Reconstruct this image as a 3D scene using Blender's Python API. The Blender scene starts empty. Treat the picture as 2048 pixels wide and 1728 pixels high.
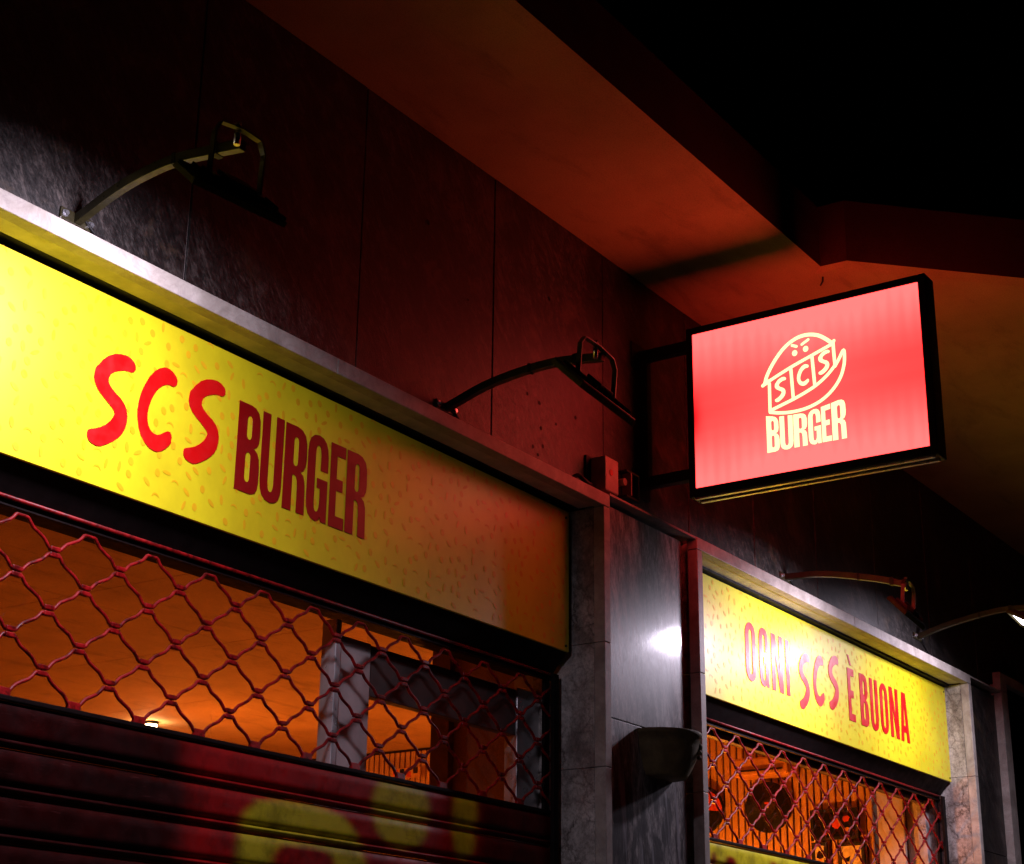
import bpy, bmesh, math, random
from mathutils import Vector, Matrix
random.seed(7)
sc = bpy.context.scene
COL = sc.collection
R = math.radians

# ------------------------------------------------------------------ camera
def cam_matrix(yaw, pitch, roll, loc):
    f = Vector((math.sin(yaw)*math.cos(pitch), math.cos(yaw)*math.cos(pitch), math.sin(pitch)))
    r = Vector((math.cos(yaw), -math.sin(yaw), 0)); u = r.cross(f)
    r2 = math.cos(roll)*r + math.sin(roll)*u; u2 = -math.sin(roll)*r + math.cos(roll)*u
    m = Matrix((r2, u2, -f)).transposed().to_4x4(); m.translation = loc
    return m
cam = bpy.data.cameras.new('camera'); camo = bpy.data.objects.new('camera', cam); COL.objects.link(camo)
camo.matrix_world = cam_matrix(R(55.94), R(19.76), R(.72), Vector((0, -3.4, 1.6)))
cam.sensor_fit = 'HORIZONTAL'; cam.sensor_width = 36; cam.lens = 3420/2048*36
cam.clip_start = .05; cam.clip_end = 500
sc.camera = camo

# ------------------------------------------------------------------ world: night sky
w = bpy.data.worlds.new('World'); sc.world = w; w.use_nodes = True
nt = w.node_tree; nt.nodes.clear()
sky = nt.nodes.new('ShaderNodeTexSky'); sky.sky_type = 'NISHITA'; sky.sun_disc = False
sky.sun_elevation = R(-6); sky.sun_rotation = R(200)
bg = nt.nodes.new('ShaderNodeBackground'); bg.inputs['Strength'].default_value = .05
out = nt.nodes.new('ShaderNodeOutputWorld')
nt.links.new(sky.outputs[0], bg.inputs[0]); nt.links.new(bg.outputs[0], out.inputs[0])
sc.view_settings.view_transform = 'Standard'; sc.view_settings.look = 'None'
sc.view_settings.exposure = 0; sc.view_settings.gamma = 1; sc.view_settings.use_curve_mapping = False
sc.cycles.use_denoising = True
sc.cycles.max_bounces = 8; sc.cycles.diffuse_bounces = 5; sc.cycles.transparent_max_bounces = 16
sc.cycles.caustics_reflective = False; sc.cycles.caustics_refractive = False
sc.cycles.sample_clamp_indirect = 4

LED = (0.92, 0.81, 1.0)
LAMP_FACE = 9
LAMP_WATTS = 19
SIGN_RED = 3.9

# ------------------------------------------------------------------ materials
class NT:
    def __init__(s, name):
        s.m = bpy.data.materials.new(name); s.m.use_nodes = True
        s.t = s.m.node_tree; s.t.nodes.clear()
        s.out = s.n('ShaderNodeOutputMaterial')
    def n(s, t, **kw):
        n = s.t.nodes.new(t)
        for k, v in kw.items(): setattr(n, k, v)
        return n
    def l(s, a, b): s.t.links.new(a, b)
    def bsdf(s, color=None, rough=.6, spec=.5, metal=0):
        b = s.n('ShaderNodeBsdfPrincipled')
        if color is not None: b.inputs['Base Color'].default_value = (*color, 1)
        b.inputs['Roughness'].default_value = rough
        b.inputs['Specular IOR Level'].default_value = spec
        b.inputs['Metallic'].default_value = metal
        s.l(b.outputs[0], s.out.inputs[0]); return b
    def coord(s, scale=(1,1,1), rot=(0,0,0), kind='world'):
        if kind == 'world':
            g = s.n('ShaderNodeNewGeometry'); o = g.outputs['Position']
        else:
            g = s.n('ShaderNodeTexCoord'); o = g.outputs['Object']
        # rotate first, then scale
        m1 = s.n('ShaderNodeMapping'); m1.inputs['Rotation'].default_value = rot
        m2 = s.n('ShaderNodeMapping'); m2.inputs['Scale'].default_value = scale
        s.l(o, m1.inputs[0]); s.l(m1.outputs[0], m2.inputs[0]); return m2.outputs[0]
    def noise(s, vec, scale, detail=4, rough=.55, dist=0):
        n = s.n('ShaderNodeTexNoise'); n.inputs['Scale'].default_value = scale
        n.inputs['Detail'].default_value = detail; n.inputs['Roughness'].default_value = rough
        n.inputs['Distortion'].default_value = dist
        s.l(vec, n.inputs['Vector']); return n.outputs['Fac']
    def ramp(s, fac, stops):
        r = s.n('ShaderNodeValToRGB'); e = r.color_ramp.elements
        while len(e) < len(stops): e.new(.5)
        for el, (p, c) in zip(e, stops):
            el.position = p; el.color = (*c, 1) if len(c) == 3 else c
        s.l(fac, r.inputs[0]); return r.outputs[0]
    def mix(s, fac, a, b, mode='MIX'):
        m = s.n('ShaderNodeMix', data_type='RGBA', blend_type=mode)
        for sock, v in ((m.inputs[0], fac), (m.inputs[6], a), (m.inputs[7], b)):
            if isinstance(v, (int, float)): sock.default_value = v
            elif isinstance(v, tuple): sock.default_value = (*v, 1) if len(v) == 3 else v
            else: s.l(v, sock)
        return m.outputs[2]
    def math(s, op, a, b=0.0, c=0.0):
        m = s.n('ShaderNodeMath', operation=op)
        for i, v in enumerate((a, b, c)):
            if isinstance(v, (int, float)): m.inputs[i].default_value = v
            else: s.l(v, m.inputs[i])
        return m.outputs[0]
    def bump(s, b, h, strength=.3, dist=.01):
        n = s.n('ShaderNodeBump'); n.inputs['Strength'].default_value = strength
        n.inputs['Distance'].default_value = dist
        s.l(h, n.inputs['Height']); s.l(n.outputs[0], b.inputs['Normal'])

def g(v): return (v, v, v)
def plain(name, color, rough=.5, spec=.5, metal=0, var=.25, scale=14, bump=.08):
    t = NT(name); b = t.bsdf(color, rough, spec, metal)
    v = t.coord(); n = t.noise(v, scale, 6, .6)
    c = t.ramp(n, [(.3, tuple(x*(1-var) for x in color)), (.7, tuple(min(1, x*(1+var)) for x in color))])
    t.l(c, b.inputs['Base Color'])
    rr = t.ramp(t.noise(v, scale*1.7, 4), [(.3, g(max(.05, rough-.12))), (.7, g(min(1, rough+.12)))])
    t.l(rr, b.inputs['Roughness'])
    if bump: t.bump(b, t.noise(v, scale*6, 5), bump, .004)
    return t.m

def mat_marble():
    t = NT('veined_marble'); b = t.bsdf(rough=.45, spec=.45)
    v = t.coord((1, 1, .85), (.3, .5, .2))
    cloud = t.ramp(t.noise(v, 6, 8, .68, .3), [(.38, (.30, .255, .23)), (.5, (.52, .47, .43)), (.62, (.70, .65, .60))])
    # crackled vein network: warped cell edges that fade in and out
    wob = t.n('ShaderNodeTexNoise'); wob.inputs['Scale'].default_value = 9; wob.inputs['Detail'].default_value = 7; wob.inputs['Roughness'].default_value = .7
    t.l(v, wob.inputs['Vector'])
    def net(sc_, amt, w, seed):
        add = t.n('ShaderNodeVectorMath', operation='MULTIPLY_ADD'); t.l(wob.outputs['Color'], add.inputs[0])
        add.inputs[1].default_value = (amt,)*3; t.l(v, add.inputs[2])
        vo = t.n('ShaderNodeTexVoronoi', feature='DISTANCE_TO_EDGE'); vo.inputs['Scale'].default_value = sc_
        t.l(add.outputs[0], vo.inputs['Vector'])
        e = t.ramp(vo.outputs['Distance'], [(0, g(1)), (w, g(.35)), (w*3, g(0))])
        mask = t.ramp(t.noise(t.coord((1, 1, 1), (seed, .2, .4)), 5, 3, .5), [(.40, g(0)), (.60, g(1))])
        return t.math('MULTIPLY', e, mask)
    c = t.mix(net(7, .16, .03, .3), cloud, (.085, .055, .045))
    c = t.mix(t.math('MULTIPLY', net(17, .10, .05, 1.4), .7), c, (.11, .075, .06))
    spk = t.ramp(t.noise(v, 75, 5, .8), [(.40, g(.6)), (.56, g(1))])
    c = t.mix(1.0, c, spk, 'MULTIPLY')
    grime = t.ramp(t.noise(t.coord((1, 1, .3)), 7, 6, .7), [(.33, g(.55)), (.6, g(1))])
    c = t.mix(1.0, c, grime, 'MULTIPLY')
    t.l(c, b.inputs['Base Color'])
    t.bump(b, t.noise(v, 60, 5), .12, .003)
    return t.m

def mat_marble_edge():
    t = NT('pale_marble_edge'); b = t.bsdf(rough=.55, spec=.35)
    v = t.coord((1, 1, 1), (.3, .5, .2))
    c = t.ramp(t.noise(v, 9, 7, .65, .6), [(.3, (.25, .215, .185)), (.5, (.38, .34, .30)), (.7, (.50, .455, .41))])
    d = t.math('ABSOLUTE', t.math('SUBTRACT', t.noise(v, 7, 8, .7, 1.4), .5))
    c = t.mix(t.ramp(d, [(0, g(.5)), (.02, g(0))]), c, (.25, .21, .2))
    t.l(c, b.inputs['Base Color']); t.bump(b, t.noise(v, 80, 5), .15, .003)
    return t.m

def mat_slate(name, diag=0.0, tone=1.0):
    # split-face slate: fine slanting chisel texture with darker veins
    t = NT(name); b = t.bsdf(rough=.5, spec=.6)
    v = t.coord((2.6, 2.6, 1), (0, diag, 0))
    fine = t.noise(v, 34, 9, .78, .6)
    mid = t.noise(v, 7, 6, .7, .9)
    f = t.math('ADD', t.math('MULTIPLY', fine, .62), t.math('MULTIPLY', mid, .38))
    k = tone
    c = t.ramp(f, [(.42, (.010*k, .0075*k, .0065*k)), (.485, (.045*k, .035*k, .031*k)), (.53, (.11*k, .088*k, .080*k)), (.60, (.26*k, .215*k, .19*k))])
    d = t.math('ABSOLUTE', t.math('SUBTRACT', t.noise(t.coord((1.8, 1.8, .7), (0, diag+.25, 0)), 2.8, 8, .65, 1.4), .5))
    c = t.mix(t.ramp(d, [(0, g(.9)), (.012, g(.4)), (.03, g(0))]), c, (.008, .006, .005))
    stain = t.ramp(t.noise(t.coord((1, 1, .45)), 2.3, 5, .6), [(.38, g(.45)), (.62, g(1))])
    c = t.mix(1.0, c, stain, 'MULTIPLY')
    dust = t.ramp(t.noise(t.coord(), 5, 6, .7, .6), [(.54, g(0)), (.70, g(.5))])
    c = t.mix(dust, c, (.12, .075, .04))
    t.l(c, b.inputs['Base Color'])
    t.l(t.ramp(fine, [(.35, g(.40)), (.65, g(.62))]), b.inputs['Roughness'])
    h = t.math('ADD', t.math('MULTIPLY', fine, .5), t.math('MULTIPLY', mid, .8))
    t.bump(b, h, .5, .006)
    return t.m

def mat_panel_slate():
    t = NT('polished_slate'); b = t.bsdf(rough=.4, spec=.6)
    b.inputs['Coat Weight'].default_value = .7; b.inputs['Coat Roughness'].default_value = .12
    v = t.coord((4.5, 4.5, 1), (0, .05, 0)); fine = t.noise(v, 26, 9, .78, .6)
    v2 = t.coord((5, 5, 1), (0, .16, 0)); streak = t.noise(v2, 4, 5, .6, .7)
    f = t.math('ADD', t.math('MULTIPLY', fine, .6), t.math('MULTIPLY', streak, .4))
    c = t.ramp(f, [(.42, (.06, .050, .050)), (.485, (.15, .13, .13)), (.53, (.27, .24, .235)), (.60, (.48, .44, .42))])
    # old run marks below the wall bowl
    z = t.n('ShaderNodeSeparateXYZ'); gm = t.n('ShaderNodeNewGeometry'); t.l(gm.outputs['Position'], z.inputs[0])
    low = t.ramp(t.math('MULTIPLY', z.outputs[2], 1.0), [(0, g(0)), (1, g(0))])
    zl = t.n('ShaderNodeMapRange'); zl.inputs[1].default_value = 2.72; zl.inputs[2].default_value = 2.55
    t.l(z.outputs[2], zl.inputs[0])
    blot = t.ramp(t.noise(t.coord((2.2, 2.2, .7)), 6, 4, .6, .4), [(.5, g(0)), (.56, g(.8))])
    drip = t.ramp(t.noise(t.coord((7, 7, .35), (0, .1, 0)), 4, 5, .6), [(.55, g(0)), (.62, g(.9))])
    c = t.mix(t.math('MULTIPLY', blot, zl.outputs[0]), c, (.035, .03, .035))
    c = t.mix(t.math('MULTIPLY', drip, zl.outputs[0]), c, (.30, .28, .30))
    t.l(c, b.inputs['Base Color'])
    t.l(t.ramp(fine, [(.35, g(.36)), (.65, g(.5))]), b.inputs['Roughness'])
    bn = t.n('ShaderNodeBump'); bn.inputs['Strength'].default_value = .07; bn.inputs['Distance'].default_value = .004
    t.l(fine, bn.inputs['Height']); t.l(bn.outputs[0], b.inputs['Normal']); t.l(bn.outputs[0], b.inputs['Coat Normal'])
    return t.m

def mat_plaster(name, col, rough=.85):
    t = NT(name); b = t.bsdf(rough=rough, spec=.2)
    v = t.coord(); n = t.noise(v, 2.2, 6, .6)
    c = t.ramp(n, [(.3, tuple(x*.78 for x in col)), (.55, col), (.75, tuple(min(1, x*1.12) for x in col))])
    c2 = t.ramp(t.noise(v, 170, 5, .85), [(.36, g(.62)), (.5, g(.9)), (.64, g(1.0))])
    c = t.mix(1.0, c, c2, 'MULTIPLY')
    st = t.ramp(t.noise(t.coord((.5, 1.6, 1)), 3.0, 7, .68, .5), [(.30, g(.68)), (.46, g(1))]); c = t.mix(1.0, c, st, 'MULTIPLY')
    t.l(c, b.inputs['Base Color']); t.bump(b, t.noise(v, 120, 4, .7), .25, .003)
    return t.m

def mat_emit(name, col, st):
    t = NT(name); e = t.n('ShaderNodeEmission'); e.inputs[0].default_value = (*col, 1); e.inputs[1].default_value = st
    t.l(e.outputs[0], t.out.inputs[0]); return t.m

def mat_display():
    # backlit red acrylic: rows of LEDs along the top and bottom edge show through
    t = NT('backlit_red_acrylic'); e = t.n('ShaderNodeEmission')
    x = t.n('ShaderNodeSeparateXYZ'); c = t.n('ShaderNodeTexCoord'); t.l(c.outputs['Object'], x.inputs[0])
    y, z = x.outputs[1], x.outputs[2]      # metres from the centre: y +-.515, z +-.35
    az = t.math('ABSOLUTE', z)
    edge = t.n('ShaderNodeMapRange', interpolation_type='SMOOTHSTEP'); t.l(az, edge.inputs[0])
    edge.inputs[1].default_value = .03; edge.inputs[2].default_value = .39
    leds = t.math('MULTIPLY_ADD', t.math('SINE', t.math('MULTIPLY', y, 118.0)), .09, .95)
    leds2 = t.math('MULTIPLY_ADD', t.noise(t.coord((1, 1, .15), kind='obj'), 14, 3), .6, .78)
    fe = t.math('MULTIPLY', t.math('MULTIPLY', edge.outputs[0], leds), leds2)
    # soft glow band through the middle behind the lettering
    mid = t.math('MULTIPLY', t.math('POWER', 2.718, t.math('MULTIPLY', t.math('MULTIPLY', y, y), -9.0)), .24)
    cl = t.math('ADD', fe, mid)
    bandn = t.noise(t.coord((1, .6, 9), kind='obj'), 2.2, 3)
    cl = t.math('ADD', cl, t.math('MULTIPLY', t.math('SUBTRACT', bandn, .5), .12))
    cl = t.math('MAXIMUM', cl, 0.0)
    col = t.mix(t.math('MINIMUM', cl, 1.0), (SIGN_RED, .072, .070), (SIGN_RED*1.2, .25, .235))
    # failed strip at the wall-side edge
    dy = t.math('MULTIPLY', t.math('SUBTRACT', y, .52), 26.0); dz = t.math('MULTIPLY', t.math('ADD', z, .035), 9.0)
    rr = t.math('ADD', t.math('MULTIPLY', dy, dy), t.math('MULTIPLY', dz, dz))
    sp = t.math('POWER', 2.718, t.math('MULTIPLY', rr, -1.0))
    col = t.mix(t.math('MULTIPLY', sp, .95), col, (.62, .006, .012))
    # right lower corner is a deeper red
    t.l(col, e.inputs[0]); t.l(e.outputs[0], t.out.inputs[0]); return t.m

def mat_glass():
    t = NT('window_glass'); tr = t.n('ShaderNodeBsdfTransparent'); gl = t.n('ShaderNodeBsdfGlossy')
    gl.inputs['Roughness'].default_value = .03; tr.inputs[0].default_value = (.93, .95, .93, 1)
    fr = t.n('ShaderNodeFresnel'); fr.inputs[0].default_value = 1.45
    gn = t.n('ShaderNodeNewGeometry'); fac = t.math('MULTIPLY', fr.outputs[0], t.math('SUBTRACT', 1.0, gn.outputs['Backfacing']))
    m = t.n('ShaderNodeMixShader'); t.l(fac, m.inputs[0]); t.l(tr.outputs[0], m.inputs[1]); t.l(gl.outputs[0], m.inputs[2])
    t.l(m.outputs[0], t.out.inputs[0]); return t.m

def mat_yellow():
    t = NT('yellow_sign_vinyl'); b = t.bsdf((.80, .70, .012), .46, .5)
    b.inputs['Coat Weight'].default_value = .34; b.inputs['Coat Roughness'].default_value = .24
    v = t.coord()
    c = t.ramp(t.noise(v, 4, 5, .6), [(.3, (.72, .62, .01)), (.7, (.83, .74, .014))])
    grime = t.ramp(t.noise(t.coord((1, 1, .8)), 5, 6, .65), [(.34, g(.90)), (.55, g(1))])
    c = t.mix(1.0, c, grime, 'MULTIPLY'); t.l(c, b.inputs['Base Color'])
    t.bump(b, t.noise(v, 5, 2), .05, .01); return t.m

def mat_shutter():
    t = NT('painted_shutter_steel'); b = t.bsdf(rough=.42, spec=.16)
    a = t.n('ShaderNodeAttribute'); a.attribute_name = 'paint_yellow'
    d = t.n('ShaderNodeAttribute'); d.attribute_name = 'dark_tone'
    v = t.coord()
    red = t.ramp(t.noise(v, 6, 5), [(.3, (.21, .003, .004)), (.7, (.34, .005, .005))])
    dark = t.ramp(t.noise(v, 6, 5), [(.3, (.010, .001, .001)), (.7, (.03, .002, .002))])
    yel = t.ramp(t.noise(v, 6, 5), [(.3, (.38, .33, .010)), (.7, (.50, .44, .014))])
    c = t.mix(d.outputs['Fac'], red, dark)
    c = t.mix(a.outputs['Fac'], c, yel)
    scr = t.ramp(t.noise(t.coord((1, 1, 14)), 11, 8, .75), [(.60, g(0)), (.70, g(.55))])
    blo = t.ramp(t.noise(v, 9, 6, .7), [(.35, g(.55)), (.55, g(1))]); c = t.mix(1.0, c, blo, 'MULTIPLY')
    c = t.mix(scr, c, (.10, .03, .03)); t.l(c, b.inputs['Base Color'])
    t.l(t.ramp(t.noise(v, 20, 4), [(.3, g(.32)), (.7, g(.55))]), b.inputs['Roughness'])
    t.bump(b, t.noise(v, 40, 4), .1, .003); return t.m

def mat_rod():
    t = NT('worn_red_rod'); b = t.bsdf(rough=.38, spec=.26)
    v = t.coord(); n = t.noise(v, 38, 6, .65)
    c = t.ramp(n, [(.38, (.07, .002, .002)), (.5, (.21, .002, .003)), (.62, (.31, .004, .005))])
    chip = t.ramp(t.noise(v, 90, 5, .75), [(.63, g(0)), (.70, g(.8))]); c = t.mix(chip, c, (.035, .012, .010))
    top = t.n('ShaderNodeNewGeometry'); sp = t.n('ShaderNodeSeparateXYZ'); t.l(top.outputs['Normal'], sp.inputs[0])
    dust = t.math('MULTIPLY', t.ramp(sp.outputs[2], [(.3, g(0)), (.95, g(.24))]), t.ramp(t.noise(v, 22, 4), [(.35, g(.2)), (.6, g(1))]))
    c = t.mix(dust, c, (.20, .12, .11))
    t.l(c, b.inputs['Base Color']); t.bump(b, t.noise(v, 130, 4), .2, .002)
    t.l(t.ramp(n, [(.3, g(.3)), (.7, g(.55))]), b.inputs['Roughness']); return t.m

def mat_wood():
    t = NT('warm_wood'); b = t.bsdf(rough=.5, spec=.3)
    v = t.coord((9, 9, .8)); n = t.noise(v, 6, 6, .6, .6)
    t.l(t.ramp(n, [(.3, (.46, .23, .08)), (.7, (.58, .31, .12))]), b.inputs['Base Color'])
    t.bump(b, n, .1, .002); return t.m

M = dict(
 marble=mat_marble(), edge=mat_marble_edge(), panel=mat_panel_slate(),
 slate=mat_slate('rough_slate', diag=.6, tone=.46),
 dusty=plain('dusty_marble', (.50, .46, .42), .6, .3, var=.3, scale=8),
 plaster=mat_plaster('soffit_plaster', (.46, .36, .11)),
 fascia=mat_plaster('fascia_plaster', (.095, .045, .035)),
 yellow=mat_yellow(), seed=plain('orange_print', (.81, .475, .010), .44, .35, var=.08, bump=0),
 red_v=plain('red_vinyl', (.62, .003, .004), .42, .5, var=.06, bump=0),
 maroon_v=plain('dark_red_vinyl', (.24, .002, .003), .45, .35, var=.06, bump=0),
 black=plain('black_metal', (.010, .009, .009), .55, .25, var=.4),
 hood=plain('dark_hood_steel', (.008, .005, .005), .6, .08, var=.4),
 redmetal=mat_rod(),
 shutter=mat_shutter(),
 rim=plain('matt_olive_rim', (.055, .050, .018), .85, .06, var=.3), arm=plain('dark_painted_steel', (.034, .028, .011), .38, .5, var=.35, scale=30),
 bolt=plain('zinc_bolt', (.65, .65, .68), .28, .5, metal=.9, var=.15),
 alu=plain('satin_aluminium', (.58, .57, .58), .34, .5, metal=.55, var=.12),
 grout=plain('pale_grout', (.32, .28, .27), .8, .2), seal=plain('black_sealant', (.008, .007, .007), .7, .2, bump=0),
 lamp=mat_emit('lit_led_face', LED, LAMP_FACE), lamp_off=plain('unlit_led_face', (.42, .42, .44), .25, .5, bump=0),
 display=mat_display(), logo=mat_emit('backlit_cream', (3.0, 1.45, .68), 1),
 glass=mat_glass(), ceil=mat_plaster('painted_ceiling', (.58, .36, .20)), wallin=mat_plaster('interior_paint', (.48, .28, .15)),
 wood=mat_wood(), darkwood=plain('dark_backing', (.03, .014, .008), .7, .2),
 vinyl=plain('black_record', (.007, .005, .005), .36, .2, var=.1, bump=0),
 paper=plain('cream_paper', (.62, .50, .32), .7, .2), redprint=plain('red_print', (.55, .05, .02), .5, .3),
 orangeprint=plain('orange_card', (.60, .27, .07), .6, .3),
 white=plain('off_white_plastic', (.40, .27, .20), .45, .4), bowl=plain('bronzed_clay', (.13, .095, .045), .7, .25, var=.4, scale=18, bump=.3),
 pave=mat_plaster('pavement_stone', (.22, .20, .19)), asphalt=mat_plaster('asphalt', (.05, .05, .052)),
 post=plain('brown_post_paint', (.16, .07, .03), .6, .3), warm=mat_emit('fill_bulb', (1.0, .23, .022), 400), warm2=mat_emit('strong_fill_bulb', (1.0, .25, .02), 1300), spot=mat_emit('bright_downlight', (1.0, .66, .30), 90),
 transom=plain('grey_transom', (.10, .085, .08), .6, .3, var=.3, scale=9), jamb=plain('painted_jamb', (.52, .46, .45), .6, .3, var=.2, scale=9),
)

for k_ in ('red_v', 'maroon_v', 'seed'):      # the whole printed face shares one clear laminate
    for n_ in M[k_].node_tree.nodes:
        if n_.type == 'BSDF_PRINCIPLED': n_.inputs['Coat Weight'].default_value = .34; n_.inputs['Coat Roughness'].default_value = .24

# ------------------------------------------------------------------ mesh helpers
class MB:
    def __init__(s): s.v = []; s.f = []; s.smooth = False
    def add(s, vs, fs):
        k = len(s.v); s.v += [tuple(p) for p in vs]; s.f += [tuple(i+k for i in f) for f in fs]; return s
    def box(s, x0, x1, y0, y1, z0, z1):
        return s.add([(x0,y0,z0),(x1,y0,z0),(x1,y1,z0),(x0,y1,z0),(x0,y0,z1),(x1,y0,z1),(x1,y1,z1),(x0,y1,z1)],
              [(0,3,2,1),(4,5,6,7),(0,1,5,4),(1,2,6,5),(2,3,7,6),(3,0,4,7)])
    def prism_x(s, prof, x0, x1):      # prof in (y, z)
        n = len(prof)
        vs = [(x0, y, z) for y, z in prof] + [(x1, y, z) for y, z in prof]
        fs = [tuple(range(n)), tuple(range(2*n-1, n-1, -1))]
        fs += [(i, i+n, (i+1) % n+n, (i+1) % n) for i in range(n)]
        return s.add(vs, fs)
    def prism_z(s, prof, z0, z1):      # prof in (x, y)
        n = len(prof)
        vs = [(x, y, z0) for x, y in prof] + [(x, y, z1) for x, y in prof]
        fs = [tuple(range(n-1, -1, -1)), tuple(range(n, 2*n))]
        fs += [(i, (i+1) % n, (i+1) % n+n, i+n) for i in range(n)]
        return s.add(vs, fs)
    def bar(s, pts, wd, th, side=Vector((1,0,0)), cap=True):   # rectangular bar swept along pts; wd along side
        pts = [Vector(p) for p in pts]; vs = []; n = len(pts)
        for i, p in enumerate(pts):
            t = (pts[min(i+1, n-1)]-pts[max(i-1, 0)]).normalized()
            sd = (side - side.dot(t)*t).normalized(); up = sd.cross(t).normalized()
            vs += [p+sd*wd/2+up*th/2, p-sd*wd/2+up*th/2, p-sd*wd/2-up*th/2, p+sd*wd/2-up*th/2]
        fs = []
        for i in range(n-1):
            a = 4*i; b = a+4
            fs += [(a+j, a+(j+1) % 4, b+(j+1) % 4, b+j) for j in range(4)]
        fs += [(3,2,1,0), tuple(4*(n-1)+j for j in range(4))]
        return s.add(vs, fs)
    def tube(s, pts, r, seg=8):
        s.smooth = True
        pts = [Vector(p) for p in pts]; vs = []; n = len(pts)
        t0 = (pts[1]-pts[0]).normalized(); a = Vector((0,1,0)) if abs(t0.y) < .9 else Vector((1,0,0))
        for i, p in enumerate(pts):
            t = (pts[min(i+1, n-1)]-pts[max(i-1, 0)]).normalized()
            u = (a-a.dot(t)*t).normalized(); v = t.cross(u); a = u
            rr = r[i] if isinstance(r, (list, tuple)) else r
            for k in range(seg):
                q = 2*math.pi*k/seg; vs.append(p+u*rr*math.cos(q)+v*rr*math.sin(q))
        fs = []
        for i in range(n-1):
            for k in range(seg):
                fs.append((i*seg+k, i*seg+(k+1) % seg, (i+1)*seg+(k+1) % seg, (i+1)*seg+k))
        fs += [tuple(range(seg-1, -1, -1)), tuple((n-1)*seg+k for k in range(seg))]
        return s.add(vs, fs)
    def mesh(s, name, mat, bevel=0):
        me = bpy.data.meshes.new(name); me.from_pydata(s.v, [], s.f)
        bm = bmesh.new(); bm.from_mesh(me)
        bmesh.ops.recalc_face_normals(bm, faces=bm.faces)
        if bevel:
            bmesh.ops.bevel(bm, geom=[e for e in bm.edges if len(e.link_faces) == 2 and e.calc_face_angle(0) > .6], offset=bevel, segments=2, affect='EDGES', profile=.5)
        bm.to_mesh(me); bm.free()
        me.materials.append(mat)
        if s.smooth:
            for p in me.polygons: p.use_smooth = len(p.vertices) == 4
        me.update(); return me
    def build(s, name, mat, parent=None, bevel=0, loc=(0,0,0)):
        return link(name, s.mesh(name, mat, bevel), parent, loc)
def link(name, me, parent=None, loc=(0,0,0)):
    o = bpy.data.objects.new(name, me); COL.objects.link(o); o.location = loc
    if parent is not None:
        o.parent = parent
    return o
def thing(name, label, cat, loc=(0,0,0), group=None):
    o = bpy.data.objects.new(name, None); COL.objects.link(o); o.location = loc; o.empty_display_size = .1
    o['label'] = label; o['category'] = cat
    if group: o['group'] = group
    return o
def tag(o, label, cat, group=None):
    o['label'] = label; o['category'] = cat
    if group: o['group'] = group
    return o
def struct(o): o['kind'] = 'structure'; return o
def stuff(o): o['kind'] = 'stuff'; return o
def off(o, loc):           # keep world positions of a child whose mesh is in world coordinates
    o.location = (-loc[0], -loc[1], -loc[2]); return o
def box(name, mat, parent, *a, bevel=0):
    return MB().box(*a).build(name, mat, parent, bevel)

# ------------------------------------------------------------------ ground and building shell
pav = MB().box(-8, 20, -3.9, .3, -.14, 0).build('pavement', M['pave']); struct(pav)
road = MB().box(-30, 60, -40, -3.9, -.3, -.14).build('road', M['asphalt']); struct(road)

WY = .09           # plane of the upper cladding
SOF = 4.877        # underside of the balcony slab
wall = thing('stone_clad_wall', 'dark rough slate clad wall above the two yellow shop signs', 'wall')
joints = [-1.6, -.78, .05, .88, 1.7, 2.54, 3.37, 4.2, 5.02, 5.85, 6.6, 7.27, 8.0, 8.8, 9.6, 10.4, 11.2, 12.0, 12.8, 13.6]
for i in range(len(joints)-1):
    a, b = joints[i], joints[i+1]
    dy = random.uniform(-.0015, .0015)
    s = MB().box(a+.003, b-.003, WY+dy, WY+.05, 3.728, SOF-.002)
    if 3.0 < (a+b)/2 < 7.0 and False: pass
    s.build('stone_slab', M['slate'], wall, bevel=.002)
MB().box(joints[0], joints[-1], WY+.03, .30, 3.674, SOF).build('backing', M['seal'], wall)
for x in (3.37, 7.27, 8.0):
    MB().box(x-.0038, x+.0038, WY+.006, WY+.03, 3.728, SOF-.004).build('grout_line', M['grout'], wall)
for x, z, r in ((4.581,4.493,.012),(5.419,4.499,.010),(5.265,4.03,.007),(5.352,4.02,.009),(5.365,3.917,.009),(5.476,3.968,.007),
                (5.625,4.043,.009),(5.308,3.822,.008),(5.38,3.844,.008),(5.344,3.798,.007),(4.848,4.278,.006)):
    m = MB(); n = 10
    m.add([(x+r*math.cos(2*math.pi*k/n)*random.uniform(.8,1.15), WY-.0025, z+r*math.sin(2*math.pi*k/n)*random.uniform(.8,1.2)) for k in range(n)], [tuple(range(n))])
    m.add([(x+r*.4*math.cos(2*math.pi*k/n), WY+.01, z+r*.4*math.sin(2*math.pi*k/n)) for k in range(n)], [tuple(range(n))])
    m.build('drill_hole', M['seal'], wall)
# storeys above the balcony
up = MB().box(-8, 20, WY, .5, 5.2, 14).build('upper_facade', M['fascia']); struct(up)

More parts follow.
